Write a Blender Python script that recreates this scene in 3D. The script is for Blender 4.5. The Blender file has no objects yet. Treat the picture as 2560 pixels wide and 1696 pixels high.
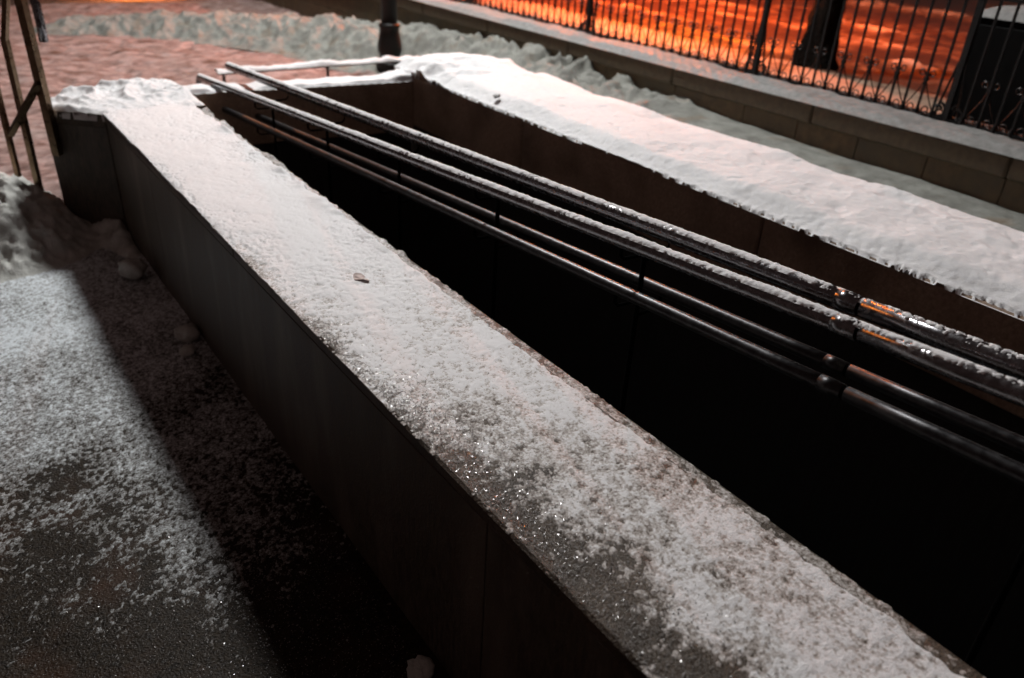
import bpy, bmesh, math, random
import numpy as np
from mathutils import Vector, Matrix

random.seed(7)
S = bpy.context.scene
COL = S.collection

# ------------------------------------------------------------------ camera
cam_d = bpy.data.cameras.new("camera")
cam = bpy.data.objects.new("camera", cam_d)
COL.objects.link(cam)
cx_ = (0.81100246, -0.58273759, 0.05188365)
cy_ = (0.25168445, 0.42757493, 0.8682365)
cz_ = (-0.52813819, -0.69108363, 0.49343031)
cam.matrix_world = Matrix(((cx_[0], cy_[0], cz_[0], 0.0), (cx_[1], cy_[1], cz_[1], 0.0),
                           (cx_[2], cy_[2], cz_[2], 1.6), (0, 0, 0, 1)))
cam_d.sensor_width = 36.0
cam_d.lens = 27.684
cam_d.clip_start = 0.02
cam_d.clip_end = 600
cam_d.dof.use_dof = True
cam_d.dof.focus_distance = 1.9
cam_d.dof.aperture_fstop = 2.6
S.camera = cam

# ------------------------------------------------------------------ night sky, exposure
w = bpy.data.worlds.new("World")
S.world = w
w.use_nodes = True
bg = w.node_tree.nodes["Background"]
bg.inputs[0].default_value = (1.0, 0.64, 0.58, 1)        # overcast night sky glowing with city light
SKY = 0.048
bg.inputs[1].default_value = SKY
S.view_settings.view_transform = 'Standard'
S.view_settings.look = 'None'
S.view_settings.exposure = 0.0
S.view_settings.gamma = 1.0
S.view_settings.use_curve_mapping = False
LAMP_WHITE = ((1.0, 0.985, 0.97), 285.0)
LAMP_SODIUM = ((1.0, 0.16, 0.010), 3000.0)
LAMP_FAR = ((1.0, 0.25, 0.03), 550.0)
S.cycles.use_denoising = True
S.cycles.max_bounces = 6
S.cycles.sample_clamp_indirect = 4.0

# ------------------------------------------------------------------ helpers
def link(o, parent=None):
    COL.objects.link(o)
    if parent is not None:
        inv = o.matrix_parent_inverse.copy()
        o.parent = parent
        o.matrix_parent_inverse = inv
    return o

def tag(o, label=None, cat=None, group=None, kind=None):
    if label: o['label'] = label
    if cat: o['category'] = cat
    if group: o['group'] = group
    if kind: o['kind'] = kind
    return o

def empty(name, loc=(0, 0, 0)):
    o = bpy.data.objects.new(name, None)
    o.empty_display_size = 0.1
    o.location = loc
    return link(o)

def mesh_obj(name, verts, faces, mat, parent=None, smooth=False):
    me = bpy.data.meshes.new(name)
    me.from_pydata([tuple(v) for v in verts], [], faces)
    me.materials.append(mat)
    if smooth:
        me.polygons.foreach_set("use_smooth", [True] * len(me.polygons))
    me.update()
    o = bpy.data.objects.new(name, me)
    if parent is not None:
        o.matrix_parent_inverse = Matrix.Translation(-Vector(parent.location))
    return link(o, parent)

def quads_obj(name, V, Q, mat, smooth=True, parent=None):
    """fast mesh from numpy vertices (n,3) and quads (m,4)"""
    used = np.unique(Q)
    remap = np.full(len(V), -1, dtype=np.int64)
    remap[used] = np.arange(len(used))
    V = V[used]; Q = remap[Q]
    me = bpy.data.meshes.new(name)
    me.vertices.add(len(V)); me.loops.add(Q.size); me.polygons.add(len(Q))
    me.vertices.foreach_set("co", V.astype(np.float32).ravel())
    me.loops.foreach_set("vertex_index", Q.astype(np.int32).ravel())
    me.polygons.foreach_set("loop_start", np.arange(0, Q.size, 4, dtype=np.int32))
    me.polygons.foreach_set("use_smooth", np.full(len(Q), smooth))
    me.materials.append(mat)
    me.update(calc_edges=True)
    o = bpy.data.objects.new(name, me)
    if parent is not None:
        o.matrix_parent_inverse = Matrix.Translation(-Vector(parent.location))
    return link(o, parent)

class MB:
    def __init__(self): self.bm = bmesh.new()
    def box(self, x0, x1, y0, y1, z0, z1, bevel=0.0, jitter=0.0):
        r = bmesh.ops.create_cube(self.bm, size=1.0)
        vs = r['verts']
        for v in vs:
            v.co = Vector((x0 + (v.co.x + .5) * (x1 - x0), y0 + (v.co.y + .5) * (y1 - y0), z0 + (v.co.z + .5) * (z1 - z0)))
            if jitter:
                v.co += Vector([random.uniform(-jitter, jitter) for _ in range(3)])
        if bevel:
            es = list({e for v in vs for e in v.link_edges})
            bmesh.ops.bevel(self.bm, geom=es, offset=bevel, segments=1, affect='EDGES')
        return self
    def tube(self, pts, r, n=8, cap=True, radii=None):
        pts = [Vector(p) for p in pts]
        rings = []
        for i, p in enumerate(pts):
            a = pts[max(i - 1, 0)]; b = pts[min(i + 1, len(pts) - 1)]
            t = (b - a).normalized()
            ref = Vector((0, 0, 1)) if abs(t.z) < .95 else Vector((1, 0, 0))
            u = t.cross(ref).normalized(); v = u.cross(t)
            rr = radii[i] if radii else r
            rings.append([self.bm.verts.new(p + (u * math.cos(k * 2 * math.pi / n) + v * math.sin(k * 2 * math.pi / n)) * rr) for k in range(n)])
        for i in range(len(rings) - 1):
            for k in range(n):
                self.bm.faces.new((rings[i][k], rings[i][(k + 1) % n], rings[i + 1][(k + 1) % n], rings[i + 1][k]))
        if cap:
            self.bm.faces.new(list(reversed(rings[0]))); self.bm.faces.new(rings[-1])
        return self
    def lathe(self, prof, c, n=20):
        rings = []
        for r, z in prof:
            rings.append([self.bm.verts.new((c[0] + r * math.cos(k * 2 * math.pi / n), c[1] + r * math.sin(k * 2 * math.pi / n), c[2] + z)) for k in range(n)])
        for i in range(len(rings) - 1):
            for k in range(n):
                self.bm.faces.new((rings[i][k], rings[i][(k + 1) % n], rings[i + 1][(k + 1) % n], rings[i + 1][k]))
        self.bm.faces.new(list(reversed(rings[0]))); self.bm.faces.new(rings[-1])
        return self
    def lathe_open(self, prof, c, n=20):
        rings = [[self.bm.verts.new((c[0] + r * math.cos(k * 2 * math.pi / n), c[1] + r * math.sin(k * 2 * math.pi / n), c[2] + z)) for k in range(n)] for r, z in prof]
        for i in range(len(rings) - 1):
            for k in range(n):
                self.bm.faces.new((rings[i][k], rings[i][(k + 1) % n], rings[i + 1][(k + 1) % n], rings[i + 1][k]))
        self.bm.faces.new(rings[-1])
        return self
    def prism(self, poly, z0, z1):
        lo = [self.bm.verts.new((p[0], p[1], z0)) for p in poly]
        hi = [self.bm.verts.new((p[0], p[1], z1)) for p in poly]
        n = len(poly)
        self.bm.faces.new(list(reversed(lo))); self.bm.faces.new(hi)
        for k in range(n):
            self.bm.faces.new((lo[k], lo[(k + 1) % n], hi[(k + 1) % n], hi[k]))
        return self
    def build(self, name, mat, parent=None, smooth=False):
        me = bpy.data.meshes.new(name)
        bmesh.ops.recalc_face_normals(self.bm, faces=self.bm.faces[:])
        self.bm.to_mesh(me); self.bm.free()
        me.materials.append(mat)
        if smooth:
            me.polygons.foreach_set("use_smooth", [True] * len(me.polygons))
        o = bpy.data.objects.new(name, me)
        if parent is not None:
            o.matrix_parent_inverse = Matrix.Translation(-Vector(parent.location))
        return link(o, parent)

# --- numpy noise
def _lat(seed):
    return np.random.RandomState(seed).rand(256, 256)
_LATS = {}
def vnoise(x, y, seed=0):
    if seed not in _LATS: _LATS[seed] = _lat(seed)
    L = _LATS[seed]
    xi = np.floor(x).astype(np.int64); yi = np.floor(y).astype(np.int64)
    fx = x - xi; fy = y - yi
    fx = fx * fx * fx * (fx * (fx * 6 - 15) + 10); fy = fy * fy * fy * (fy * (fy * 6 - 15) + 10)
    a = L[xi % 256, yi % 256]; b = L[(xi + 1) % 256, yi % 256]
    c = L[xi % 256, (yi + 1) % 256]; d = L[(xi + 1) % 256, (yi + 1) % 256]
    return (a * (1 - fx) + b * fx) * (1 - fy) + (c * (1 - fx) + d * fx) * fy
def fbm(x, y, s, octv=4, seed=0, gain=.5):
    """fractal noise, about -1..1; s = size of the largest lumps"""
    t = 0; a = 1.0; tot = 0
    for i in range(octv):
        ang = .6 * i + .3
        xr = (x * math.cos(ang) - y * math.sin(ang)) / s * 2 ** i + 17.3 * i
        yr = (x * math.sin(ang) + y * math.cos(ang)) / s * 2 ** i + 9.1 * i
        t = t + a * (vnoise(xr, yr, seed + i) * 2 - 1); tot += a; a *= gain
    return t / tot * 1.5
def billow(x, y, s, octv=3, seed=0):
    t = 0; a = 1.0; tot = 0
    for i in range(octv):
        ang = .9 * i + .2
        xr = (x * math.cos(ang) - y * math.sin(ang)) / s * 2 ** i + 5.3 * i
        yr = (x * math.sin(ang) + y * math.cos(ang)) / s * 2 ** i + 3.7 * i
        t = t + a * (1 - np.abs(vnoise(xr, yr, seed + i) * 2 - 1) * 2); tot += a; a *= .5
    return t / tot
def ss(x, a, b):
    t = np.clip((x - a) / (b - a), 0, 1)
    return t * t * (3 - 2 * t)

def field(name, xs, ys, zf, mat, keep=None, parent=None, thin=None):
    """height field; zf(X,Y) -> Z ; keep(X,Y,Z) -> mask of vertices that stay"""
    X, Y = np.meshgrid(xs, ys, indexing='ij')
    Z = zf(X, Y)
    nx, ny = X.shape
    idx = np.arange(nx * ny).reshape(nx, ny)
    Q = np.stack([idx[:-1, :-1], idx[1:, :-1], idx[1:, 1:], idx[:-1, 1:]], -1).reshape(-1, 4)
    if keep is not None:
        m = keep(X, Y, Z).ravel()
        Q = Q[m[Q].any(1)]
    V = np.stack([X, Y, Z], -1).reshape(-1, 3)
    o = quads_obj(name, V, Q, mat, parent=parent)
    if thin is not None:
        T = thin(X, Y).ravel()[np.unique(Q)]
        at = o.data.attributes.new("thin", 'FLOAT', 'POINT')
        at.data.foreach_set("value", T.astype(np.float32))
    return o

# ------------------------------------------------------------------ materials
def new_mat(name):
    m = bpy.data.materials.new(name); m.use_nodes = True
    nt = m.node_tree
    return m, nt, nt.nodes["Principled BSDF"], nt.nodes.new, nt.links.new

def noise_mat(name, c0, c1, scale, rough=(.5, .8), metal=0.0, bump=0.3, bump_scale=None, dist=0.01, lo=.35, hi=.65,
              c2=None, scale2=3.0, stretch=None, lo2=.5, hi2=.7, spec=.5):
    m, nt, p, N, L = new_mat(name)
    tc = N("ShaderNodeTexCoord")
    src = tc.outputs["Object"]
    if stretch:
        mp = N("ShaderNodeMapping"); mp.inputs["Scale"].default_value = stretch
        L(src, mp.inputs["Vector"]); src = mp.outputs[0]
    nz = N("ShaderNodeTexNoise"); nz.inputs["Scale"].default_value = scale; nz.inputs["Detail"].default_value = 6
    nz.inputs["Roughness"].default_value = .65
    L(src, nz.inputs["Vector"])
    rp = N("ShaderNodeValToRGB")
    rp.color_ramp.elements[0].position = lo; rp.color_ramp.elements[1].position = hi
    rp.color_ramp.elements[0].color = (*c0, 1); rp.color_ramp.elements[1].color = (*c1, 1)
    L(nz.outputs["Fac"], rp.inputs[0])
    col = rp.outputs[0]
    if c2:
        n2 = N("ShaderNodeTexNoise"); n2.inputs["Scale"].default_value = scale2; n2.inputs["Detail"].default_value = 5
        L(src, n2.inputs["Vector"])
        r2 = N("ShaderNodeMapRange"); r2.inputs[1].default_value = lo2; r2.inputs[2].default_value = hi2
        L(n2.outputs["Fac"], r2.inputs[0])
        mx = N("ShaderNodeMix"); mx.data_type = 'RGBA'
        L(r2.outputs[0], mx.inputs["Factor"]); L(col, mx.inputs["A"]); mx.inputs["B"].default_value = (*c2, 1)
        col = mx.outputs["Result"]
    L(col, p.inputs["Base Color"])
    rr = N("ShaderNodeMapRange"); rr.inputs[3].default_value = rough[0]; rr.inputs[4].default_value = rough[1]
    rr.inputs[1].default_value = .3; rr.inputs[2].default_value = .7
    L(nz.outputs["Fac"], rr.inputs[0]); L(rr.outputs[0], p.inputs["Roughness"])
    p.inputs["Metallic"].default_value = metal
    p.inputs["Specular IOR Level"].default_value = spec
    if bump:
        nb = N("ShaderNodeTexNoise"); nb.inputs["Scale"].default_value = bump_scale or scale * 3
        nb.inputs["Detail"].default_value = 4
        L(tc.outputs["Object"], nb.inputs["Vector"])
        b = N("ShaderNodeBump"); b.inputs["Strength"].default_value = bump; b.inputs["Distance"].default_value = dist
        L(nb.outputs["Fac"], b.inputs["Height"]); L(b.outputs[0], p.inputs["Normal"])
    return m

M = {}
M['snow'] = noise_mat("fresh_snow", (.80, .81, .83), (.88, .88, .88), 40, (.55, .8), bump=.5, bump_scale=260, dist=.004, spec=.35)
M['snow_lump'] = noise_mat("dimmed_shovelled_snow", (.15, .152, .136), (.27, .278, .252), 9, (.6, .9), bump=.6, bump_scale=50, dist=.012, c2=(.20, .155, .11), scale2=5, lo2=.58, hi2=.75, spec=.3)  # grey-green stands in for weaker lamplight on the bank; brown patches are dirt
M['snow_dirty'] = noise_mat("trodden_snow", (.13, .070, .056), (.38, .285, .262), 6.5, (.55, .9), bump=.7, bump_scale=45, dist=.012,
                            c2=(.09, .045, .03), scale2=3.2, lo2=.55, hi2=.70, spec=.3, stretch=(1, 2.2, 1), lo=.36, hi=.6)
M['snow_ledge'] = noise_mat("dimmed_snow", (.17, .17, .165), (.27, .27, .26), 30, (.5, .8), bump=.5, bump_scale=160, dist=.005, spec=.3)  # snow darkened in its colour for the weak lamplight along the plinth
M['snow_heap'] = noise_mat("trodden_white_snow", (.42, .43, .40), (.66, .67, .64), 14, (.5, .8), bump=.6, bump_scale=120, dist=.006, spec=.3)
M['snow_street'] = noise_mat("street_snow", (.20, .12, .065), (.40, .27, .17), 3, (.5, .85), bump=.6, bump_scale=30, dist=.015, c2=(.14, .08, .045), scale2=1.4, stretch=(1, .25, 1), spec=.35)
M['granite'] = noise_mat("wet_granite", (.045, .032, .022), (.155, .115, .082), 170, (.25, .5), bump=.9, bump_scale=260, dist=.004, c2=(.04, .03, .02), scale2=9, lo2=.4, hi2=.7, spec=.35)
M['granite_face'] = noise_mat("granite_face", (.035, .027, .020), (.105, .080, .058), 60, (.45, .7), bump=.4, bump_scale=150, dist=.003, c2=(.15, .125, .10), scale2=5, lo2=.50, hi2=.80, stretch=(1.6, 1.6, .35))
M['parapet'] = noise_mat("brown_granite", (.30, .21, .15), (.48, .35, .25), 70, (.55, .8), bump=.7, bump_scale=90, dist=.004, c2=(.17, .115, .08), scale2=4, lo2=.45, hi2=.75)
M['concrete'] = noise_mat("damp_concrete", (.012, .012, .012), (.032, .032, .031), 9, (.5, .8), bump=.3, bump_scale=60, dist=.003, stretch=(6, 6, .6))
M['plinth'] = noise_mat("plinth_stone", (.085, .058, .031), (.16, .112, .064), 14, (.6, .85), bump=.4, bump_scale=90, dist=.004, c2=(.09, .075, .05), scale2=2.2, lo2=.45, hi2=.75)
M['coping'] = noise_mat("coping_stone", (.075, .054, .032), (.13, .098, .06), 20, (.55, .8), bump=.3, bump_scale=90, dist=.003)
M['steel'] = noise_mat("brushed_steel", (.16, .16, .17), (.26, .26, .27), 60, (.16, .34), metal=1.0, bump=.15, bump_scale=300, dist=.001)
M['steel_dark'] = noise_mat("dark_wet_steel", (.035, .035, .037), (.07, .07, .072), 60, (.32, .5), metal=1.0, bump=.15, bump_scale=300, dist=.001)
M['steel_warm'] = noise_mat("bronzed_steel", (.13, .092, .058), (.21, .15, .098), 30, (.22, .4), metal=1.0, bump=.1, bump_scale=200, dist=.001)
M['iron'] = noise_mat("black_iron", (.005, .0045, .0045), (.011, .0095, .009), 40, (.35, .6), bump=.3, bump_scale=150, dist=.002, spec=.3)
M['post'] = noise_mat("black_post", (.003, .003, .003), (.005, .005, .005), 40, (.9, 1.0), bump=0, spec=.0)
M['bark'] = noise_mat("dark_bark", (.002, .0017, .0014), (.006, .005, .004), 14, (.8, .98), bump=1.0, bump_scale=26, dist=.03, stretch=(1, 1, .25), spec=.05)
M['cabinet'] = noise_mat("black_painted_steel", (.002, .002, .002), (.004, .004, .004), 12, (.6, .8), bump=.1, bump_scale=90, dist=.002, spec=.08)
M['ground'] = noise_mat("wet_paving", (.008, .0055, .0035), (.034, .025, .016), 75, (.3, .6), bump=.8, bump_scale=170, dist=.005, c2=(.055, .028, .016), scale2=4.5, lo2=.52, hi2=.75, spec=.12)
M['asphalt'] = noise_mat("wet_asphalt", (.025, .022, .020), (.07, .06, .052), 20, (.12, .5), bump=.6, bump_scale=60, dist=.008)
M['leaf'] = noise_mat("dead_leaf", (.58, .46, .42), (.72, .60, .56), 60, (.6, .8), bump=.2, bump_scale=90, dist=.002)

def thin_snow(name, full=(.86, .86, .87, 1), mid=(.50, .46, .43, 1), wet=(.115, .086, .062, 1)):
    """snow whose colour follows its own thickness: thin, wet snow lets the stone through"""
    m, nt, p, N, L = new_mat(name)
    tc = N("ShaderNodeTexCoord"); at = N("ShaderNodeAttribute"); at.attribute_name = "thin"
    nz = N("ShaderNodeTexNoise"); nz.inputs["Scale"].default_value = 150; nz.inputs["Detail"].default_value = 5; nz.inputs["Roughness"].default_value = .7
    L(tc.outputs["Object"], nz.inputs["Vector"])
    sub = N("ShaderNodeMath"); sub.operation = 'MULTIPLY_ADD'; sub.inputs[1].default_value = 3.2; sub.inputs[2].default_value = -1.6
    L(nz.outputs["Fac"], sub.inputs[0])
    add = N("ShaderNodeMath"); add.operation = 'ADD'; L(sub.outputs[0], add.inputs[0]); L(at.outputs["Fac"], add.inputs[1])
    rp = N("ShaderNodeValToRGB")
    e = rp.color_ramp.elements
    e[0].position = .0; e[0].color = full; e[1].position = 1.0; e[1].color = wet
    k = e.new(.45); k.color = mid
    L(add.outputs[0], rp.inputs[0]); L(rp.outputs[0], p.inputs["Base Color"])
    p.inputs["Roughness"].default_value = .55; p.inputs["Specular IOR Level"].default_value = .4
    nb = N("ShaderNodeTexNoise"); nb.inputs["Scale"].default_value = 300; nb.inputs["Detail"].default_value = 3
    L(tc.outputs["Object"], nb.inputs["Vector"])
    b = N("ShaderNodeBump"); b.inputs["Strength"].default_value = .6; b.inputs["Distance"].default_value = .0035
    L(nb.outputs["Fac"], b.inputs["Height"]); L(b.outputs[0], p.inputs["Normal"])
    return m
M['snow_thin'] = thin_snow("thin_snow")
M['frost'] = thin_snow("frost_on_paving", (.74, .80, .84, 1), (.36, .38, .385, 1), (.06, .05, .04, 1))

def street_mat():
    m, nt, p, N, L = new_mat("lamp_reddened_slush")  # snow and slush reddened in their colour, standing in for orange lamplight
    tc = N("ShaderNodeTexCoord"); at = N("ShaderNodeAttribute"); at.attribute_name = "thin"
    nz = N("ShaderNodeTexNoise"); nz.inputs["Scale"].default_value = 14; nz.inputs["Detail"].default_value = 6
    L(tc.outputs["Object"], nz.inputs["Vector"])
    ma = N("ShaderNodeMath"); ma.operation = 'MULTIPLY_ADD'; ma.inputs[1].default_value = 1.4; ma.inputs[2].default_value = -.7
    L(nz.outputs["Fac"], ma.inputs[0])
    ad = N("ShaderNodeMath"); ad.operation = 'ADD'; L(ma.outputs[0], ad.inputs[0]); L(at.outputs["Fac"], ad.inputs[1])
    rp = N("ShaderNodeValToRGB"); e = rp.color_ramp.elements
    e[0].position = 0; e[0].color = (.33, .22, .155, 1); e[1].position = 1; e[1].color = (.05, .018, .009, 1)
    k = e.new(.5); k.color = (.13, .058, .032, 1)
    L(ad.outputs[0], rp.inputs[0]); L(rp.outputs[0], p.inputs["Base Color"])
    rr = N("ShaderNodeMapRange"); rr.inputs[3].default_value = .8; rr.inputs[4].default_value = .35
    L(ad.outputs[0], rr.inputs[0]); L(rr.outputs[0], p.inputs["Roughness"])
    nb = N("ShaderNodeTexNoise"); nb.inputs["Scale"].default_value = 35; nb.inputs["Detail"].default_value = 4
    L(tc.outputs["Object"], nb.inputs["Vector"])
    b = N("ShaderNodeBump"); b.inputs["Strength"].default_value = .7; b.inputs["Distance"].default_value = .015
    L(nb.outputs["Fac"], b.inputs["Height"]); L(b.outputs[0], p.inputs["Normal"])
    return m
M['street'] = street_mat()

def emit_mat(name, spec):
    m, nt, p, N, L = new_mat(name)
    p.inputs["Base Color"].default_value = (.8, .8, .8, 1)
    p.inputs["Emission Color"].default_value = (*spec[0], 1)
    p.inputs["Emission Strength"].default_value = spec[1]
    return m
M['lamp_white'] = emit_mat("lit_white_globe", LAMP_WHITE)
M['lamp_far'] = emit_mat("lit_far_globe", LAMP_FAR)
M['lamp_sodium'] = emit_mat("lit_sodium_globe", LAMP_SODIUM)

WT = 0.60                                                  # top of the parapets
XO, XI, XL = 0.655, 1.065, 1.125                           # near wall: outer edge, inner edge of top, added inner ledge
FX0, FX1 = 2.43, 2.94                                      # far wall
EWT = .572                                                 # top of the end wall
def end_y(x): return 4.47 - (x - 1.09) * 0.115             # inner face of the end wall
PX = 4.33                                                  # front of the fence plinth
SZ = 0.30                                                  # street level behind the fence

# ------------------------------------------------------------------ the setting
def rng(a, b, s): return np.arange(a, b + s * .5, s)
# outer sheet to the horizon: a ring round the detailed patches
mesh = [(-300, -300, -.02), (300, -300, -.02), (300, 300, -.02), (-300, 300, -.02), (-3, -3, -.02), (4.35, -3, -.02), (4.35, 13.5, -.02), (-3, 13.5, -.02)]
tag(mesh_obj("ground", mesh, [(0, 1, 5, 4), (1, 2, 6, 5), (2, 3, 7, 6), (3, 0, 4, 7)], M['snow_dirty']), kind='structure')

def z_left(X, Y):
    return .006 * fbm(X, Y, .35, 4, 3) + .0012 * fbm(X, Y, .02, 2, 8)
tag(field("pavement", rng(-3, .656, .02), rng(-3, 4.6, .02), z_left, M['ground']), kind='structure')

def z_far(X, Y):
    foot = np.minimum(0, fbm(X, Y * 1.6, .22, 3, 31) + .1) * .035
    z = .03 + .025 * fbm(X, Y, .9, 3, 21) + foot + .006 * fbm(X, Y, .05, 2, 25)
    e = ss(Y, 12.0, 12.8)
    return z * (1 - e) + e * .004
tag(field("forecourt", rng(-3, 4.36, .025), rng(4.32, 13.5, .025), z_far, M['snow_dirty'],
          keep=lambda X, Y, Z: (Y > 4.5) | (X < .9)), kind='structure')
# wet carriageway beyond the forecourt
tag(mesh_obj("road", [(-30, 12.5, .012), (4.3, 12.5, .012), (4.3, 70, .012), (-30, 70, .012)], [(0, 1, 2, 3)], M['asphalt']), kind='structure')

def street_parts(X, Y):
    wob = .07 * fbm(Y, Y * 0 + 2, 3.0, 3, 47)
    lump = np.clip(billow(X, Y, .22, 4, 52), -.4, 1)
    return wob, lump
WINDROWS = ((8.30, .10, .13), (10.4, .07, .16), (13.2, .14, .35))
def z_street(X, Y):
    wob, lump = street_parts(X, Y)
    z = SZ + .010 * fbm(X, Y, .8, 2, 41) + .010 * fbm(X, Y, .13, 3, 45)
    z -= .045 * ss(X + wob, 6.95, 7.15)
    for xc, ht, wd in WINDROWS:
        z += np.exp(-((X + wob - xc) / wd) ** 2) * ht * .75 * (.30 + .75 * lump) * np.clip(.75 + 1.1 * fbm(X, Y, 1.3, 3, 63), .1, 1.4)
    for xc in (7.7, 9.5, 9.75, 10.95, 11.2):
        z -= .03 * np.exp(-((X + wob * .6 - xc) / .09) ** 2)
    return z
def street_wet(X, Y):
    wob, lump = street_parts(X, Y)
    t = ss(X + wob, 6.7, 7.3) * .95
    for xc, ht, wd in WINDROWS:
        t -= 1.0 * np.exp(-((X + wob - xc) / (wd * 1.1)) ** 2) * (.45 + .6 * lump) * np.clip(.75 + 1.1 * fbm(X, Y, 1.3, 3, 63), .1, 1.4)
    for xc in (9.45, 9.62, 11.5):
        t -= .55 * np.exp(-((X + wob * .6 - xc) / .05) ** 2)
    return t + .28 * fbm(X, Y, .8, 2, 57) + .42 * fbm(X, Y, .16, 4, 59)
o = field("street", np.concatenate([rng(4.62, 9.0, .03), rng(9.05, 14, .05), rng(14.2, 40, .5)]), rng(-3, 22, .045), z_street, M['street'], thin=street_wet)
tag(o, kind='structure')

# stairwell floor: a ramp falling away from the open end
tag(mesh_obj("ramp", [(1.0, -3, -.9), (2.6, -3, -.9), (2.6, 4.5, -1.7), (1.0, 4.5, -1.7)], [(0, 1, 2, 3)], M['concrete']), kind='structure')

# ------------------------------------------------------------------ walls round the well
nw = tag(empty("parapet_wall", (.86, .6, 0)), "long near granite parapet dusted with snow, running diagonally across the picture", "wall")
MB().box(XO + .02, XI - .02, -3, 4.05, -.3, WT - .06).build("core", M['granite_face'], nw)
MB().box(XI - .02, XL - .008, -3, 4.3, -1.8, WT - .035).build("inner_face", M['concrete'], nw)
ys = [-3, -1.5, -.3, .9, 2.1, 3.33, 4.05]
for a, b in zip(ys[:-1], ys[1:]):
    MB().box(XO + random.uniform(0, .002), XO + .02, a + .0012, b - .0012, -.05, WT - .0345, .001).build("facing_slab", M['granite_face'], nw)
yc = [-3, -.6, 2.3, 4.08]
for a, b in zip(yc[:-1], yc[1:]):
    MB().box(XO - .001, XI, a + .0006, b - .0006, WT - .034, WT, .006).build("coping_slab", M['granite'], nw)
    MB().box(XI + .002, XL, a + .0015, b - .0015, WT - .09, WT - .03, .006).build("ghost_ledge", M['granite'], nw)  # added ledge, standing in for the double image of the inner snow edge
# splayed wing at the far end
wing = [(XO - .001, 4.081), (.43, 4.275), (.52, 4.47), (.80, 4.62), (1.124, 4.62), (1.124, 4.081)]
MB().prism(wing, -.05, WT - .06).build("wing_block", M['granite_face'], nw)
MB().prism([(p[0] + .0, p[1]) for p in wing], WT - .058, WT).build("wing_coping", M['granite'], nw)

fw = tag(empty("parapet_wall", (2.68, .6, 0)), "far granite parapet under thick smooth snow, parallel to the fence", "wall")
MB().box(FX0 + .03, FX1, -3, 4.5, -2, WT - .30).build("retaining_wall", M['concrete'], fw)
yf = [-3, -1.3, .1, 1.68, 3.2, 4.45]
for a, b in zip(yf[:-1], yf[1:]):
    MB().box(FX0, FX1 + .01, a + .003, b - .003, WT - .298, WT, .008).build("parapet_block", M['parapet'], fw)

ew = tag(empty("parapet_wall", (1.8, 4.35, 0)), "short end parapet closing the well below the lamp post", "wall")
x0, x1 = XL + .003, FX0 - .003
def end_poly(t0, t1, off0, off1):
    return [(t0, end_y(t0) + off0), (t1, end_y(t1) + off0), (t1, end_y(t1) + off1), (t0, end_y(t0) + off1)]
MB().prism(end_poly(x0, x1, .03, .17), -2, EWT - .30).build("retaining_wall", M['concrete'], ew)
xm = 1.82
MB().prism(end_poly(x0, xm - .002, 0, .17), EWT - .298, EWT).build("parapet_block", M['parapet'], ew)
MB().prism(end_poly(xm + .002, x1, 0, .17), EWT - .298, EWT).build("parapet_block", M['parapet'], ew)

kb = tag(empty("ghost_barrier", (2.75, 6.3, 0)), "added pipe carrying snow, standing in for a double image, between the end parapet and the lamp post", "barrier")  # added; stands in for the double image of the end parapet's snow
MB().tube([(1.86, 6.32, .285), (3.66, 6.30, .285)], .018, 10).build("pipe", M['iron'], kb, True)
for a in (1.90, 2.75, 3.62):
    MB().tube([(a, 6.31, -.02), (a, 6.31, .28)], .012, 8).build("pin", M['steel'], kb, True)

# fence plinth
pl = tag(empty("fence_plinth", (4.45, 4, 0)), "low stone plinth carrying the iron fence, snow along its top", "wall")
MB().box(PX + .02, 4.72, -3, 14, -.1, WT - .13).build("core", M['plinth'], pl)
y = -3.0
while y < 13.9:
    MB().box(PX - .03, 4.74, y + .003, min(y + 1.16, 14) - .003, WT - .128, WT - .012, .012).build("coping_stone", M['coping'], pl)
    y += 1.16
for row, (z0, z1) in enumerate(((.235, WT - .131), (-.02, .232))):
    y = -3.0 + (.31 if row else 0)
    while y < 13.9:
        L = random.choice((.42, .55, .62))
        MB().box(PX + random.uniform(-.003, .004), PX + .02, y + .0015, min(y + L, 14) - .0015, z0 + .001, z1 - .001, .004).build("stone", M['plinth'], pl)
        y += L

# ------------------------------------------------------------------ handrails
hr = tag(empty("handrail", (1.225, 1.5, 0)), "steel handrail sloping over the dark well, farther tubes added for a doubled image", "handrail")
def z_u1(y): return .573 - .0808 * (y - 4.84)
def z_l1(y): return .448 - .0785 * (y - 4.84)
def z_u2(y): return .893 - .0615 * (y - .46)
def z_l2(y): return .747 - .0800 * (y - .46)
RX1, RX2 = 1.322, 1.495
def rail(name, x, zf, r, y0, y1, joint):
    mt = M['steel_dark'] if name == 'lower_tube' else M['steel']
    MB().tube([(x, yy, zf(yy)) for yy in np.linspace(y0, joint + .004, 24)], r, 12).build(name, mt, hr, True)
    MB().tube([(x, yy, zf(yy)) for yy in np.linspace(joint - .004, y1, 12)], r * .97, 12).build(name, mt, hr, True)
    MB().tube([(x, joint + .035, zf(joint + .035)), (x, joint - .035, zf(joint - .035))], r * .9, 12).build("joint_pin", M['post'], hr, True)
    MB().tube([(x, joint + .055, zf(joint + .055)), (x, joint + .020, zf(joint + .020))], r * 1.05, 12).build("sleeve", mt, hr, True)
rail("upper_tube", RX1, z_u1, .0195, 4.84, -1.6, .650)
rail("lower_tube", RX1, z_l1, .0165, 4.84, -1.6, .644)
rail("upper_tube", RX2, z_u2, .0225, 4.85, -1.6, .748)  # farther pair added, standing in for the shaken double image of the nearer
rail("lower_tube", RX2, z_l2, .0165, 4.46, -1.6, .736)
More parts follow.
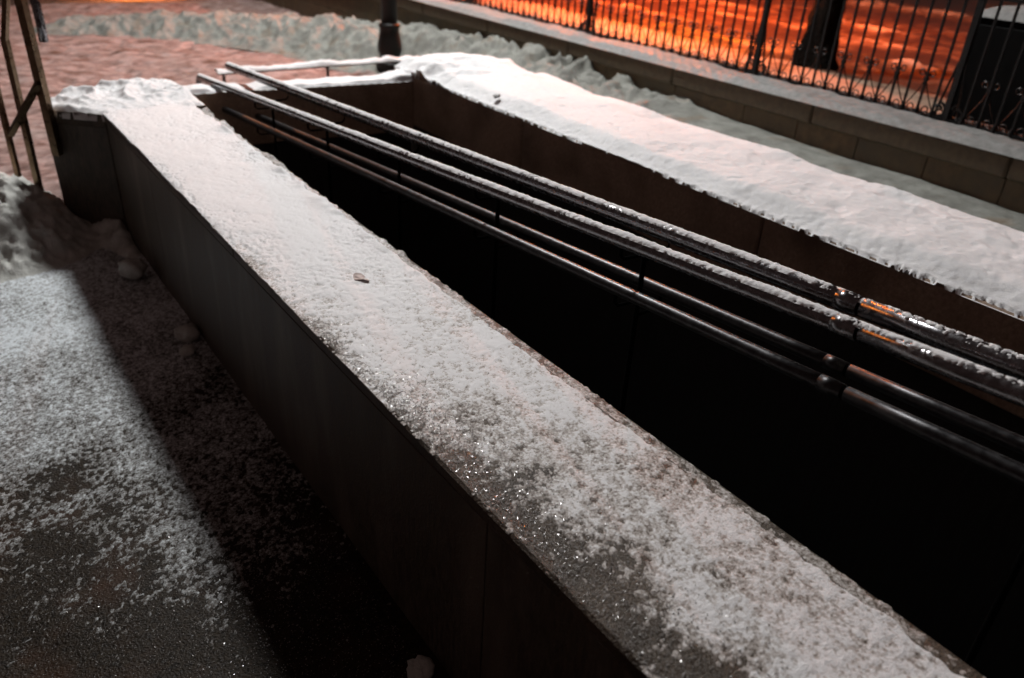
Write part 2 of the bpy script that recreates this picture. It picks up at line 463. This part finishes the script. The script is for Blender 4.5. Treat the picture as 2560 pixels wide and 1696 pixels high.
for x, zu, zl, ye in ((RX1, z_u1, z_l1, 4.84),):
    pts = []
    for k in range(9):
        a = math.pi * k / 8
        zc, rr = (zu(ye) + zl(ye)) / 2, (zu(ye) - zl(ye)) / 2
        pts.append((x, ye + .05 * math.sin(a), zc + rr * math.cos(a)))
    MB().tube(pts, .0166, 10).build("end_bend", M['steel'], hr, True)
PXM = (RX1 + RX2) / 2
for yy in (3.94, 3.28, 2.62, 1.96, 1.30, .28, -.4):
    MB().tube([(PXM, yy, -1.6), (PXM, yy, max(z_u1(yy), z_u2(yy)) - .05)], .007, 8).build("stanchion", M['post'], hr, True)
    for x, zf, r in ((RX1, z_u1, .017), (RX1, z_l1, .0145), (RX2, z_u2, .020), (RX2, z_l2, .0145)):
        z = zf(yy)
        MB().tube([(PXM, yy, z - .055), (x + (.012 if x < PXM else -.012), yy, z - .052), (x, yy, z - .040), (x, yy, z - r * .8)], .0045, 6).build("bracket", M['post'], hr, True)

# ------------------------------------------------------------------ railing by the steps at the left
rl = tag(empty("stair_railing", (.38, 4.27, .4)), "bronze coloured square post railing beside the splayed end of the near wall", "railing")
def bar(name, a, b, r, mat=M['steel_warm'], parent=rl):
    return MB().tube([a, b], r, 4).build(name, mat, parent)
bar("post", (.447, 4.22, .40), (.443, 4.22, 1.36), .025)
bar("post", (.340, 4.32, .0), (.356, 4.30, .925), .018)
bar("post", (.270, 4.37, .0), (.290, 4.37, 1.36), .015)
bar("slope_bar", (.354, 4.30, .905), (.436, 4.225, 1.26), .016)
bar("lower_bar", (.285, 4.345, .485), (.434, 4.20, .735), .018)
for x, y, z in ((.460, 4.22, .46),):
    MB().box(x - .012, x + .012, y, 4.262, z - .03, z + .03).build("mounting_plate", M['steel_warm'], rl)
MB().tube([(.492, 4.18, .915), (.495, 4.18, .99), (.494, 4.18, 1.07), (.484, 4.19, 1.16), (.462, 4.21, 1.24)], .019, 12).build("handle", M['steel'], rl, True)

# ------------------------------------------------------------------ lamp post
LX, LY = 3.69, 7.0
lp = tag(empty("street_lamp", (LX, LY, 0)), "black cast iron lamp post with ringed base behind the end parapet", "lamp post")
MB().lathe([(.16, -.05), (.155, .0), (.118, .02), (.114, .05), (.118, .085), (.132, .10), (.138, .118), (.130, .135), (.100, .15), (.096, .19),
            (.108, .215), (.115, .25), (.113, .29), (.103, .34), (.093, .39), (.090, .43), (.098, .44), (.100, .455), (.094, .47), (.080, .48)], (LX, LY, 0), 24).build("base", M['iron'], lp, True)
MB().lathe([(.076, .475), (.074, .9), (.062, 2.2), (.048, 4.0), (.04, 5.2), (.06, 5.22), (.09, 5.28)], (LX, LY, 0), 20).build("shaft", M['iron'], lp, True)
MB().lathe([(.30, 6.17), (.36, 6.18), (.28, 6.24), (.08, 6.34), (.015, 6.5)], (LX, LY, 0), 20).build("cap", M['iron'], lp, True)
def globe(name, c, r, mat, parent):
    bm = bmesh.new(); bmesh.ops.create_icosphere(bm, subdivisions=2, radius=r, matrix=Matrix.Translation(c))
    me = bpy.data.meshes.new(name); bm.to_mesh(me); bm.free(); me.materials.append(mat)
    o = bpy.data.objects.new(name, me); o.matrix_parent_inverse = Matrix.Translation(-Vector(parent.location))
    return link(o, parent)
globe("globe", (LX, LY, 5.72), .46, M['lamp_white'], lp)

# sodium lamps slung over the street on a wire
def slung(x, y, z, label, r=.2, mat='lamp_sodium', skirt=1.2):
    t = tag(empty("hanging_lamp", (x, y, z)), label, "street light", "sodium lamps slung over the street")
    globe("globe", (x, y, z), r, M[mat], t)
    MB().lathe_open([(r * 2.4, -r * skirt), (r * 2.3, .10), (r * 1.2, r + .12), (.04, r + .24)], (x, y, z), 20).build("shade", M['iron'], t, True)  # unseen shade, skirt sized to keep orange light off the near wall
    MB().tube([(x - 5, y, z + .75), (x, y, z + .42), (x + 9, y, z + .8)], .006, 5).build("wire", M['iron'], t)
slung(8.3, 8.3, 3.1, "orange lamp hung on a wire over the street behind the fence")
slung(8.5, 38.0, 7.0, "orange lamp hung on a wire far beyond the forecourt", .34, 'lamp_far', -.2)

# ------------------------------------------------------------------ iron fence
fx = 4.60
fe = tag(empty("iron_fence", (fx, 4, WT)), "black wrought iron fence with scrolls standing on the snowy stone plinth", "fence")
def inst(name, me, loc, parent):
    o = bpy.data.objects.new(name, me); o.location = Vector(loc) - Vector(parent.location)
    return link(o, parent)
def tmp_mesh(name, mb, mat):
    me = bpy.data.meshes.new(name)
    bmesh.ops.recalc_face_normals(mb.bm, faces=mb.bm.faces[:])
    mb.bm.to_mesh(me); mb.bm.free(); me.materials.append(mat)
    return me
bar_me = tmp_mesh("bar", MB().box(-.006, .006, -.006, .006, -.02, .66), M['iron'])
foot_me = tmp_mesh("foot", MB().lathe([(.022, -.02), (.018, .02), (.010, .05)], (0, 0, 0), 6), M['iron'])
def spiral(cy, cz, r, a0, a1, n=14, shrink=.45):
    return [(0, cy + r * (1 - (1 - shrink) * i / n) * math.cos(a0 + (a1 - a0) * i / n), cz + r * (1 - (1 - shrink) * i / n) * math.sin(a0 + (a1 - a0) * i / n)) for i in range(n + 1)]
scr = MB().tube(spiral(0, .045, .026, math.radians(200), math.radians(200 + 460)), .0042, 4)
scroll_me = tmp_mesh("scroll", scr, M['iron'])
br = MB()
for s in (-1, 1):
    br.tube([(0, s * .086, .04), (0, s * .055, .09), (0, s * .020, .155), (0, s * .006, .20), (0, s * .008, .225), (0, s * .022, .248)] +
            [(0, s * (.030 + .016 * math.cos(a)), .238 + .016 * math.sin(a)) for a in np.linspace(2.2, -3.0, 9)], .0042, 4)
br.box(-.011, .011, -.011, .011, .195, .215)
brace_me = tmp_mesh("brace", br, M['iron'])
SP = .0885
n0, n1 = -14, 76
posts_y = [.40, 2.16, 3.50, 5.24, 6.99]
for i in range(n0, n1):
    yb = 2.065 + (i - 1) * SP
    near_post = any(abs(yb - q) < .05 for q in posts_y)
    if not near_post:
        inst("bar", bar_me, (fx, yb, WT), fe)
    inst("foot", foot_me, (fx, yb, WT), fe)
    inst("scroll", scroll_me, (fx, yb + SP / 2, WT), fe)
    if i % 2 == 0 and not near_post:
        inst("brace", brace_me, (fx, yb, WT), fe)
ya, yb = 2.065 + (n0 - 2) * SP, 2.065 + n1 * SP
MB().box(fx - .012, fx + .012, ya, yb, WT + .010, WT + .024).build("bottom_rail", M['iron'], fe)
MB().box(fx - .014, fx + .014, ya, yb, WT + .645, WT + .665).build("top_rail", M['iron'], fe)
for q in posts_y:
    p = MB().box(fx - .016, fx + .016, q - .016, q + .016, WT - .02, WT + .72)
    for s in (-1, 1):
        p.tube([(fx, q + s * .07, WT + .0), (fx, q + s * .05, WT + .14), (fx, q + s * .02, WT + .32)], .008, 5)
        p.tube([(fx + a[0], a[1], a[2]) for a in spiral(q + s * .055, WT + .06, .045, math.radians(90), math.radians(90 + s * 430))], .008, 5)
    p.build("post", M['iron'], fe)

# ------------------------------------------------------------------ cabinet and tree behind the fence
cb = tag(empty("utility_cabinet", (5.38, 1.74, SZ)), "black metal cabinet under a pillow of snow behind the fence", "cabinet")
MB().box(5.02, 5.75, 1.12, 2.36, SZ - .02, 1.12, .012).build("body", M['cabinet'], cb)
for a, b in ((1.15, 1.73), (1.75, 2.33)):
    MB().box(5.005, 5.018, a, b, SZ + .1, 1.08, .004).build("door", M['cabinet'], cb)
MB().box(4.99, 5.004, 1.69, 1.715, .68, .80, .003).build("handle", M['iron'], cb)

tr = tag(empty("tree", (7.01, 4.65, SZ)), "dark bare tree trunk standing in the snow behind the fence", "tree")
def trunk():
    n, m = 26, 46
    V, Q = [], []
    for i in range(m):
        t = i / (m - 1)
        z = SZ - .1 + 4.6 * t
        flare = .17 * math.exp(-((z - SZ) / .14)) if z > SZ else .17
        for k in range(n):
            a = 2 * math.pi * k / n
            r = .150 - .05 * t + flare * .35 * (1 + .5 * math.sin(3 * a + .5)) + .016 * math.sin(5 * a + 3 * z) + .045 * float(fbm(np.array([a * .5]), np.array([z * 1.2]), .22, 3, 61)[0])
            V.append((7.01 + .030 * (z - SZ) + .03 * math.sin(z * 1.3) + r * math.cos(a), 4.65 + .04 * math.sin(z) + r * math.sin(a), z))
    for i in range(m - 1):
        for k in range(n):
            Q.append((i * n + k, i * n + (k + 1) % n, (i + 1) * n + (k + 1) % n, (i + 1) * n + k))
    return np.array(V), np.array(Q)
V, Q = trunk()
quads_obj("trunk", V, Q, M['bark'], parent=tr)
for k in range(7):
    a = k * 2.4; L = 1.2 + .3 * (k % 3)
    p0 = Vector((7.01, 4.65, 3.2 + .2 * k))
    d = Vector((math.cos(a), math.sin(a), .8))
    MB().tube([p0, p0 + d * L * .4, p0 + d * L * .75 + Vector((0, 0, .15)), p0 + d * L + Vector((0, 0, .4))], .05, 6, radii=[.055, .04, .025, .008]).build("limb", M['bark'], tr, True)

# ------------------------------------------------------------------ snow
def var(a, b, s0, s1):
    """graded spacing: s0 near a, s1 near b"""
    out = [a]
    while out[-1] < b:
        t = (out[-1] - a) / (b - a)
        out.append(out[-1] + s0 + (s1 - s0) * t)
    return np.array(out)

# near wall: thick and whole at the far end, grains on wet stone nearer the camera
def near_f(X, Y):
    u = (X - XO) / (XI - XO)
    whole = ss(Y, .85, 2.9)
    wav = .10 * fbm(Y, Y * 0 + 3.3, .5, 3, 77)
    bare = -.06 + .10 * (1 - ss(Y, 2.0, 3.4)) + .30 * (1 - ss(Y, .5, 1.35)) + wav * (1 - .5 * whole)
    edge = ss(u, bare - .20, bare + .16)
    streak = np.exp(-((X - .76 - .11 * (Y - .5)) / .07) ** 2) * (1 - ss(Y, .9, 1.4))
    d = -.42 + (.90 + .72 * whole) * edge - .10 * streak
    mid = fbm(X, Y, .15, 3, 101)
    fine = fbm(X, Y, .016, 4, 111, .65)
    grain = fbm(X, Y, .0065, 2, 121)
    f = d + .36 * mid * (1 - .4 * whole) + (.46 * fine + .22 * grain) * (1 - .35 * whole)
    return u, whole, f, fine, grain, mid
def z_near(X, Y):
    u, whole, f, fine, grain, mid = near_f(X, Y)
    h = np.where(f > 0, .0006 + .0022 * np.clip(f, 0, 1.2), f * .004)
    h = h + np.where(f > .0, whole ** 1.5 * (.010 * np.clip(f, 0, 1) + .0007 * fine + .003 * mid), 0)
    bump = np.exp(-((u - 1) / .10) ** 2) * .016 * whole * np.clip(fbm(X, Y, .12, 3, 133) + .15, 0, 1)
    rag = .010 * fbm(Y, Y * 0 + 8, .05, 4, 135, .65)
    over = np.clip((X - XI + .010 + rag) / .014, 0, 1)
    return WT + h + bump - over ** 2 * .02
sx = rng(XO - .002, XI + .010, .0034)
sy = var(.12, 4.12, .0030, .0075)
def thin_near(X, Y):
    u, whole, f, fine, grain, mid = near_f(X, Y)
    return .72 - 1.05 * np.clip(f, 0, 1.2) - .15 * whole
tag(field("snow_layer", sx, sy, z_near, M['snow_thin'], keep=lambda X, Y, Z: Z > WT, thin=thin_near),
    "snow lying on the near parapet, breaking into grains toward the camera", "snow", kind='stuff')
# dusting on the added lower ledge
def ledge_f(X, Y):
    return .10 + .40 * ss(Y, .8, 2.8) + .42 * fbm(X, Y, .018, 4, 141, .65) + .25 * fbm(X, Y, .15, 2, 147)
def z_ledge(X, Y):
    f = ledge_f(X, Y)
    rag = .010 * fbm(Y, Y * 0 + 4, .04, 4, 145, .65)
    return WT - .03 + np.where(f > 0, .0006 + .004 * np.clip(f, 0, 1), f * .004) + .035 * np.clip(fbm(X, Y, .14, 3, 149) - .30, 0, 1) * ss(Y, 1.4, 2.4) - .02 * np.clip((X - XL + .008 + rag) / .01, 0, 1)
tag(field("snow_dusting", rng(XI + .004, XL + .006, .0035), var(.12, 4.1, .0035, .008), z_ledge, M['snow_thin'], keep=lambda X, Y, Z: Z > WT - .03,
          thin=lambda X, Y: .75 - .6 * np.clip(ledge_f(X, Y), 0, 1)),
    "thin snow on the added lower ledge of the near parapet", "snow", kind='stuff')
# end of the near wall and its wing
def inside(poly, X, Y, pad=0):
    m = np.ones(X.shape, bool)
    d = np.full(X.shape, 9.)
    n = len(poly)
    for k in range(n):
        ax, ay = poly[k]; bx, by = poly[(k + 1) % n]
        L = math.hypot(bx - ax, by - ay)
        s = ((by - ay) * (X - ax) - (bx - ax) * (Y - ay)) / L
        d = np.minimum(d, -s if False else s)
    return d
wing_cw = wing if True else wing
def z_wing(X, Y):
    d = inside(wing_cw, X, Y)
    top = ss(d, -.004, .03)
    h = (.014 + .034 * ss(Y, 4.1, 4.35) * np.clip(.45 + billow(X, Y, .13, 4, 151), 0, 1.3)) * top + .004 * fbm(X, Y, .03, 3, 153)
    return WT + np.where(d > -.003, h, -.03)
tag(field("snow_layer", rng(.24, 1.15, .007), rng(4.07, 4.64, .007), z_wing, M['snow'], keep=lambda X, Y, Z: Z > WT),
    "lumpy snow over the far corner and splayed wing of the near parapet", "snow", kind='stuff')

# far wall
def z_farwall(X, Y):
    w2 = .020 * fbm(Y, Y * 0 + 5, .45, 3, 165)
    rag = .016 * fbm(X, Y, .022, 4, 161, .65)
    e = X - FX0 + .004 - .016 * ss(-Y, -2.4, .2) + w2 * .5 + rag
    left = ss(X - FX0 + w2 * .5, -.012, .12)
    right = 1 - .60 * ss(X, FX1 - .07 + w2, FX1 + .12 + w2)
    h = .006 + .046 * left * right + .010 * fbm(X, Y, .30, 3, 167) * left + .0022 * fbm(X, Y, .022, 4, 171, .6)
    h += .05 * np.exp(-((Y - 4.25) / .35) ** 2) * np.clip(.5 + fbm(X, Y, .2, 3, 174), 0, 1)
    h -= .004 * ss(fbm(X, Y, .05, 2, 177), .80, 1.1) * left + .006 * ss(fbm(X, Y, .20, 3, 179), .30, .9) * left
    fall = ss(X, FX1 + .18, FX1 + .45)
    return WT + np.where(e < 0, -.006, h) - fall * .30
tag(field("snow_layer", var(FX0 - .004, FX1 + .46, .005, .014), rng(-.6, 4.55, .007), z_farwall, M['snow'], keep=lambda X, Y, Z: Z > WT - .25),
    "deep smooth snow along the top of the far parapet", "snow", kind='stuff')
# end wall cap
def z_endcap(X, Y):
    v = (Y - end_y(X))
    h = (.016 + .010 * np.clip(fbm(X, Y * .5, .10, 3, 181) + .2, -.3, 1)) * (1 - .75 * np.exp(-((X - 1.322) / .05) ** 2) - .75 * np.exp(-((X - 1.495) / .05) ** 2)) + .02 * np.exp(-((X - 2.42) / .12) ** 2)
    return EWT + h * ss(v, -.006, .02) * (1 - ss(v, .15, .178)) - .002
tag(field("snow_layer", rng(XL, FX0 + .02, .006), rng(4.26, 4.66, .006), z_endcap, M['snow'],
          keep=lambda X, Y, Z: (Z > EWT)), "narrow ridge of snow capping the end parapet", "snow", kind='stuff')
# snow on the added barrier
def z_kerb(X, Y):
    v = (Y - 6.31 + (X - 2.76) * .011) / .036
    return .292 + (.030 + .014 * fbm(X, Y * .3, .10, 3, 185)) * np.sqrt(np.clip(1 - v * v, 0, 1)) - .006
tag(field("snow_strip", rng(1.85, 3.67, .008), rng(6.26, 6.36, .006), z_kerb, M['snow'], keep=lambda X, Y, Z: Z > .2865),
    "narrow ridge of snow lying on the added pipe barrier", "snow", kind='stuff')
# plinth ledge
def z_plinth(X, Y):
    a = ss(X, PX - .045, PX + .04) * (1 - ss(X, 4.70, 4.76))
    h = (.035 + .012 * fbm(X, Y, .3, 3, 191) + .004 * fbm(X, Y, .04, 3, 195)) * a
    h -= .012 * np.exp(-((X - fx) / .03) ** 2)
    return WT - .014 + h
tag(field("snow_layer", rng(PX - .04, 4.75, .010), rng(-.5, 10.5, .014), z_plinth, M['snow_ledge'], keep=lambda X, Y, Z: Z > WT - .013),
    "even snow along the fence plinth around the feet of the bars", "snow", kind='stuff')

# ploughed bank against the plinth, filling the gap behind the far wall
BP = np.array([(1.5, 10.3), (2.4, 9.95), (3.1, 9.35), (3.75, 8.5), (4.15, 7.3), (4.25, 6.0), (4.2, 4.8), (4.1, 3.0), (4.0, -1.0)])
BH = np.array([.14, .22, .25, .30, .36, .41, .43, .39, .36])
BW = np.array([.35, .45, .50, .55, .65, .75, .80, .9, 1.0])
def seg_bank(X, Y):
    best = np.full(X.shape, 9e9); H = np.zeros(X.shape); Wd = np.ones(X.shape)
    for k in range(len(BP) - 1):
        a, b = BP[k], BP[k + 1]; d = b - a
        t = np.clip(((X - a[0]) * d[0] + (Y - a[1]) * d[1]) / (d @ d), 0, 1)
        q = np.hypot(X - a[0] - t * d[0], Y - a[1] - t * d[1])
        m = q < best
        best = np.where(m, q, best); H = np.where(m, BH[k] + t * (BH[k + 1] - BH[k]), H); Wd = np.where(m, BW[k] + t * (BW[k + 1] - BW[k]), Wd)
    return best, H, Wd
def z_bank(X, Y):
    d, H, Wd = seg_bank(X, Y)
    rough = ss(Y, 3.3, 4.6)
    g = np.exp(-(d / Wd) ** 2.2)
    lump = billow(X, Y, .26, 4, 201)
    h = H * g * (1 + rough * .26 * lump) + rough * .034 * fbm(X, Y, .10, 4, 207) * ss(g, .1, .4)
    h += (1 - rough) * .012 * fbm(X, Y, .3, 3, 209)
    gap = (1 - ss(Y, 4.4, 5.2)) * .20
    clear = np.exp(-((X - 3.42) / .42) ** 4 - ((Y - 6.45) / .70) ** 4)
    return np.maximum(h, gap) * (1 - .97 * clear) - .02
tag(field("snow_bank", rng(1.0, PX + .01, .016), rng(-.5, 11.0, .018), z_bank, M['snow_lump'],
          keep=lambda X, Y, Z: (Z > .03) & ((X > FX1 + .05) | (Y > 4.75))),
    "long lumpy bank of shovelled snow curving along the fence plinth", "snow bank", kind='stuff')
# heap in the corner by the railing
def z_heap(X, Y):
    d = np.hypot((X - .06) / .40, (Y - 4.30) / .38)
    g = np.exp(-d ** 2.6)
    wall = np.exp(-((X - .62) / .07) ** 2) * ss(Y, 3.5, 4.1) * .09
    h = .36 * g + wall
    return h * (1 + .13 * billow(X, Y, .11, 4, 221)) + (.022 * billow(X, Y, .055, 3, 227) + .012 * fbm(X, Y, .03, 3, 223)) * ss(h, .02, .1) - .04
tag(field("snow_bank", rng(-.9, .652, .010), rng(2.9, 5.0, .010), z_heap, M['snow_heap'],
          keep=lambda X, Y, Z: Z > .0), "low heap of shovelled snow in the corner under the railing posts", "snow bank", kind='stuff')
# dusting on the pavement
def dust_f(X, Y):
    far = ss(Y, .95, 3.2)
    strip = np.exp(-((X - .30) / .10) ** 2) * ss(Y, 1.0, 1.8)
    d = -.66 + 1.34 * far + .40 * strip * (1 - far) - .30 * ss(-X, -.12, .6) * (1 - far)
    f = d + .26 * fbm(X, Y, .45, 2, 231) + .14 * fbm(X, Y, .09, 2, 233) + .62 * fbm(X, Y, .011, 3, 235, .7)
    return f - .6 * np.exp(-((X - .05) / .09) ** 2 - ((Y - 2.25) / .09) ** 2) - .4 * np.exp(-((X + .02) / .07) ** 2 - ((Y - 1.95) / .07) ** 2)
def z_dust(X, Y):
    f = dust_f(X, Y)
    return z_left(X, Y) + np.where(f > 0, .0005 + .0022 * np.clip(f, 0, 1.2), f * .006)
tag(field("snow_dusting", rng(-1.1, .656, .0048), var(.72, 4.5, .0045, .010), z_dust, M['frost'], keep=lambda X, Y, Z: Z > z_left(X, Y),
          thin=lambda X, Y: .98 - .90 * np.clip(dust_f(X, Y), 0, 1.2)),
    "grainy snow dusting the pavement left of the near parapet", "snow", kind='stuff')

# snow on the tubes
def tube_snow(label, x, zf, r, y0, y1, dens, seed, ht):
    n = int(abs(y1 - y0) / .0028); m = 9
    Y = np.linspace(y0, y1, n)[:, None] + np.zeros((1, m))
    a = np.radians(np.linspace(136, 42, m))[None, :] + np.zeros((n, 1))
    nz = fbm(Y, a * .02, .012, 3, seed, .6); big = fbm(Y, Y * 0, .12, 3, seed + 5)
    d = dens(Y)
    t = (ht * (np.sin(a) ** 1.5) * (.8 + .35 * big) + .0013 * nz + .0010 * fbm(Y, a * .02, .005, 2, seed + 9)) * d
    rr = r + np.where(t > .0012, t, -.002)
    V = np.stack([x + np.cos(a) * rr * .95, Y, zf(Y) + np.sin(a) * rr], -1).reshape(-1, 3)
    idx = np.arange(n * m).reshape(n, m)
    Q = np.stack([idx[:-1, :-1], idx[1:, :-1], idx[1:, 1:], idx[:-1, 1:]], -1).reshape(-1, 4)
    tag(quads_obj("snow_strip", V, Q, M['snow'], smooth=True), label, "snow", kind='stuff')
tube_snow("crust of snow along the nearer upper handrail tube", RX1, z_u1, .0195, 4.84, .05, lambda Y: .45 + .55 * ss(Y, .6, .85), 301, .0042)
tube_snow("crust of snow along the added farther upper handrail tube", RX2, z_u2, .0225, 4.85, .05, lambda Y: .45 + .45 * ss(Y, .7, 1.0), 311, .0036)

# cap of the cabinet
def z_cap(X, Y):
    a = np.minimum.reduce([X - 5.0, 5.77 - X, Y - 1.10, 2.38 - Y])
    return 1.118 + .06 * np.sqrt(np.clip(a / .10, 0, 1)) + .006 * fbm(X, Y, .2, 3, 321)
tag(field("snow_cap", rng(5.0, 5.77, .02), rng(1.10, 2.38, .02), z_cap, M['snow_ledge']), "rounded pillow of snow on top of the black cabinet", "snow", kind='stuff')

# loose clumps
def clump(x, y, z, r, label, seed, mat='snow_heap'):
    bm = bmesh.new(); bmesh.ops.create_icosphere(bm, subdivisions=3, radius=r)
    for v in bm.verts:
        k = v.co.normalized()
        s = 1 + .28 * float(fbm(np.array([k.x * 2 + k.z + seed]), np.array([k.y * 2 - k.z]), 1.0, 3, 331)[0])
        v.co *= s; v.co.z *= .75
    me = bpy.data.meshes.new("snow_clump"); bm.to_mesh(me); bm.free(); me.materials.append(M[mat])
    me.polygons.foreach_set("use_smooth", [True] * len(me.polygons))
    o = bpy.data.objects.new("snow_clump", me); o.location = (x, y, z)
    link(o); tag(o, label, "snow clump", "loose snow clumps")
clump(.610, 2.90, .022, .045, "larger clump of snow at the foot of the near parapet, halfway along its shadow", 1)
clump(.575, 2.78, .015, .028, "smaller clump of snow beside the larger one at the foot of the near parapet", 2)
clump(.600, 1.06, .02, .032, "dim clump of snow at the wall foot near the bottom edge", 3)
clump(2.475, 3.50, WT + .05, .018, "snow lump on the inner edge of the far parapet", 4, 'snow')
clump(.56, 3.55, .05, .06, "snow lump at the wall foot beside the corner heap", 5)

# dead leaf on the near wall
lf = []
for k in range(14):
    a = 2 * math.pi * k / 14
    lf.append((.016 * math.cos(a) * (1 + .25 * math.sin(3 * a)), .028 * math.sin(a) * (1 + .15 * math.sin(2 * a)), .004 * math.sin(2 * a)))
V = lf + [(p[0], p[1], p[2] + .002) for p in lf]
F = [tuple(range(13, -1, -1)), tuple(range(14, 28))] + [(k, (k + 1) % 14, 14 + (k + 1) % 14, 14 + k) for k in range(14)]
o = mesh_obj("leaf", V, F, M['leaf']); o.location = (.892, 1.90, WT + .008); o.rotation_euler = (.06, .04, .5)
tag(o, "small curled dead leaf lying on the snow of the near parapet", "leaf")

# ice plates added for glints on wet stone, tilted to mirror the lamp
def crystals(label, pts, r0, r1):
    rs = np.random.RandomState(5)
    V, F = [], []
    for i, p in enumerate(pts):
        r = rs.uniform(r0, r1); a = rs.uniform(0, 6.28)
        n = np.array([rs.randn() * .15, rs.randn() * .15, 1.0]); n /= np.linalg.norm(n)
        u = np.cross(n, (math.cos(a), math.sin(a), 0)); u /= np.linalg.norm(u); v = np.cross(n, u)
        for h in (0, .5 * r):
            for k in range(3):
                t = k * 2.094
                V.append(tuple(np.array(p) + (u * math.cos(t) + v * math.sin(t)) * r + n * h))
        j = 6 * i
        F += [(j + 2, j + 1, j), (j + 3, j + 4, j + 5), (j, j + 1, j + 4, j + 3), (j + 1, j + 2, j + 5, j + 4), (j + 2, j, j + 3, j + 5)]
    tag(mesh_obj("glint_grains", V, F, M['ice']), label, "ice", kind='stuff')
m, nt, p, N, L = new_mat("ice")
p.inputs["Base Color"].default_value = (.25, .24, .23, 1); p.inputs["Roughness"].default_value = .2
p.inputs["Specular IOR Level"].default_value = .5
M['ice'] = m
rs = np.random.RandomState(9)
pv = []
while len(pv) < 18000:
    x, y = rs.uniform(-1.0, .62), rs.uniform(.75, 2.3)
    if rs.rand() < 1 - .75 * float(ss(np.array(y), 1.5, 2.3)): pv.append((x, y, .004 + float(z_left(np.array([x]), np.array([y]))[0])))
crystals("added ice grains glinting on the wet pavement at lower left", pv, .0007, .0020)
pw = []
while len(pw) < 8000:
    y = rs.uniform(.25, 1.75); x = XO + .006 + abs(rs.randn()) * .075
    if x < XI: pw.append((x, y, WT + .002))
crystals("added ice grains glinting along the bare outer edge of the near parapet", pw, .0006, .0019)
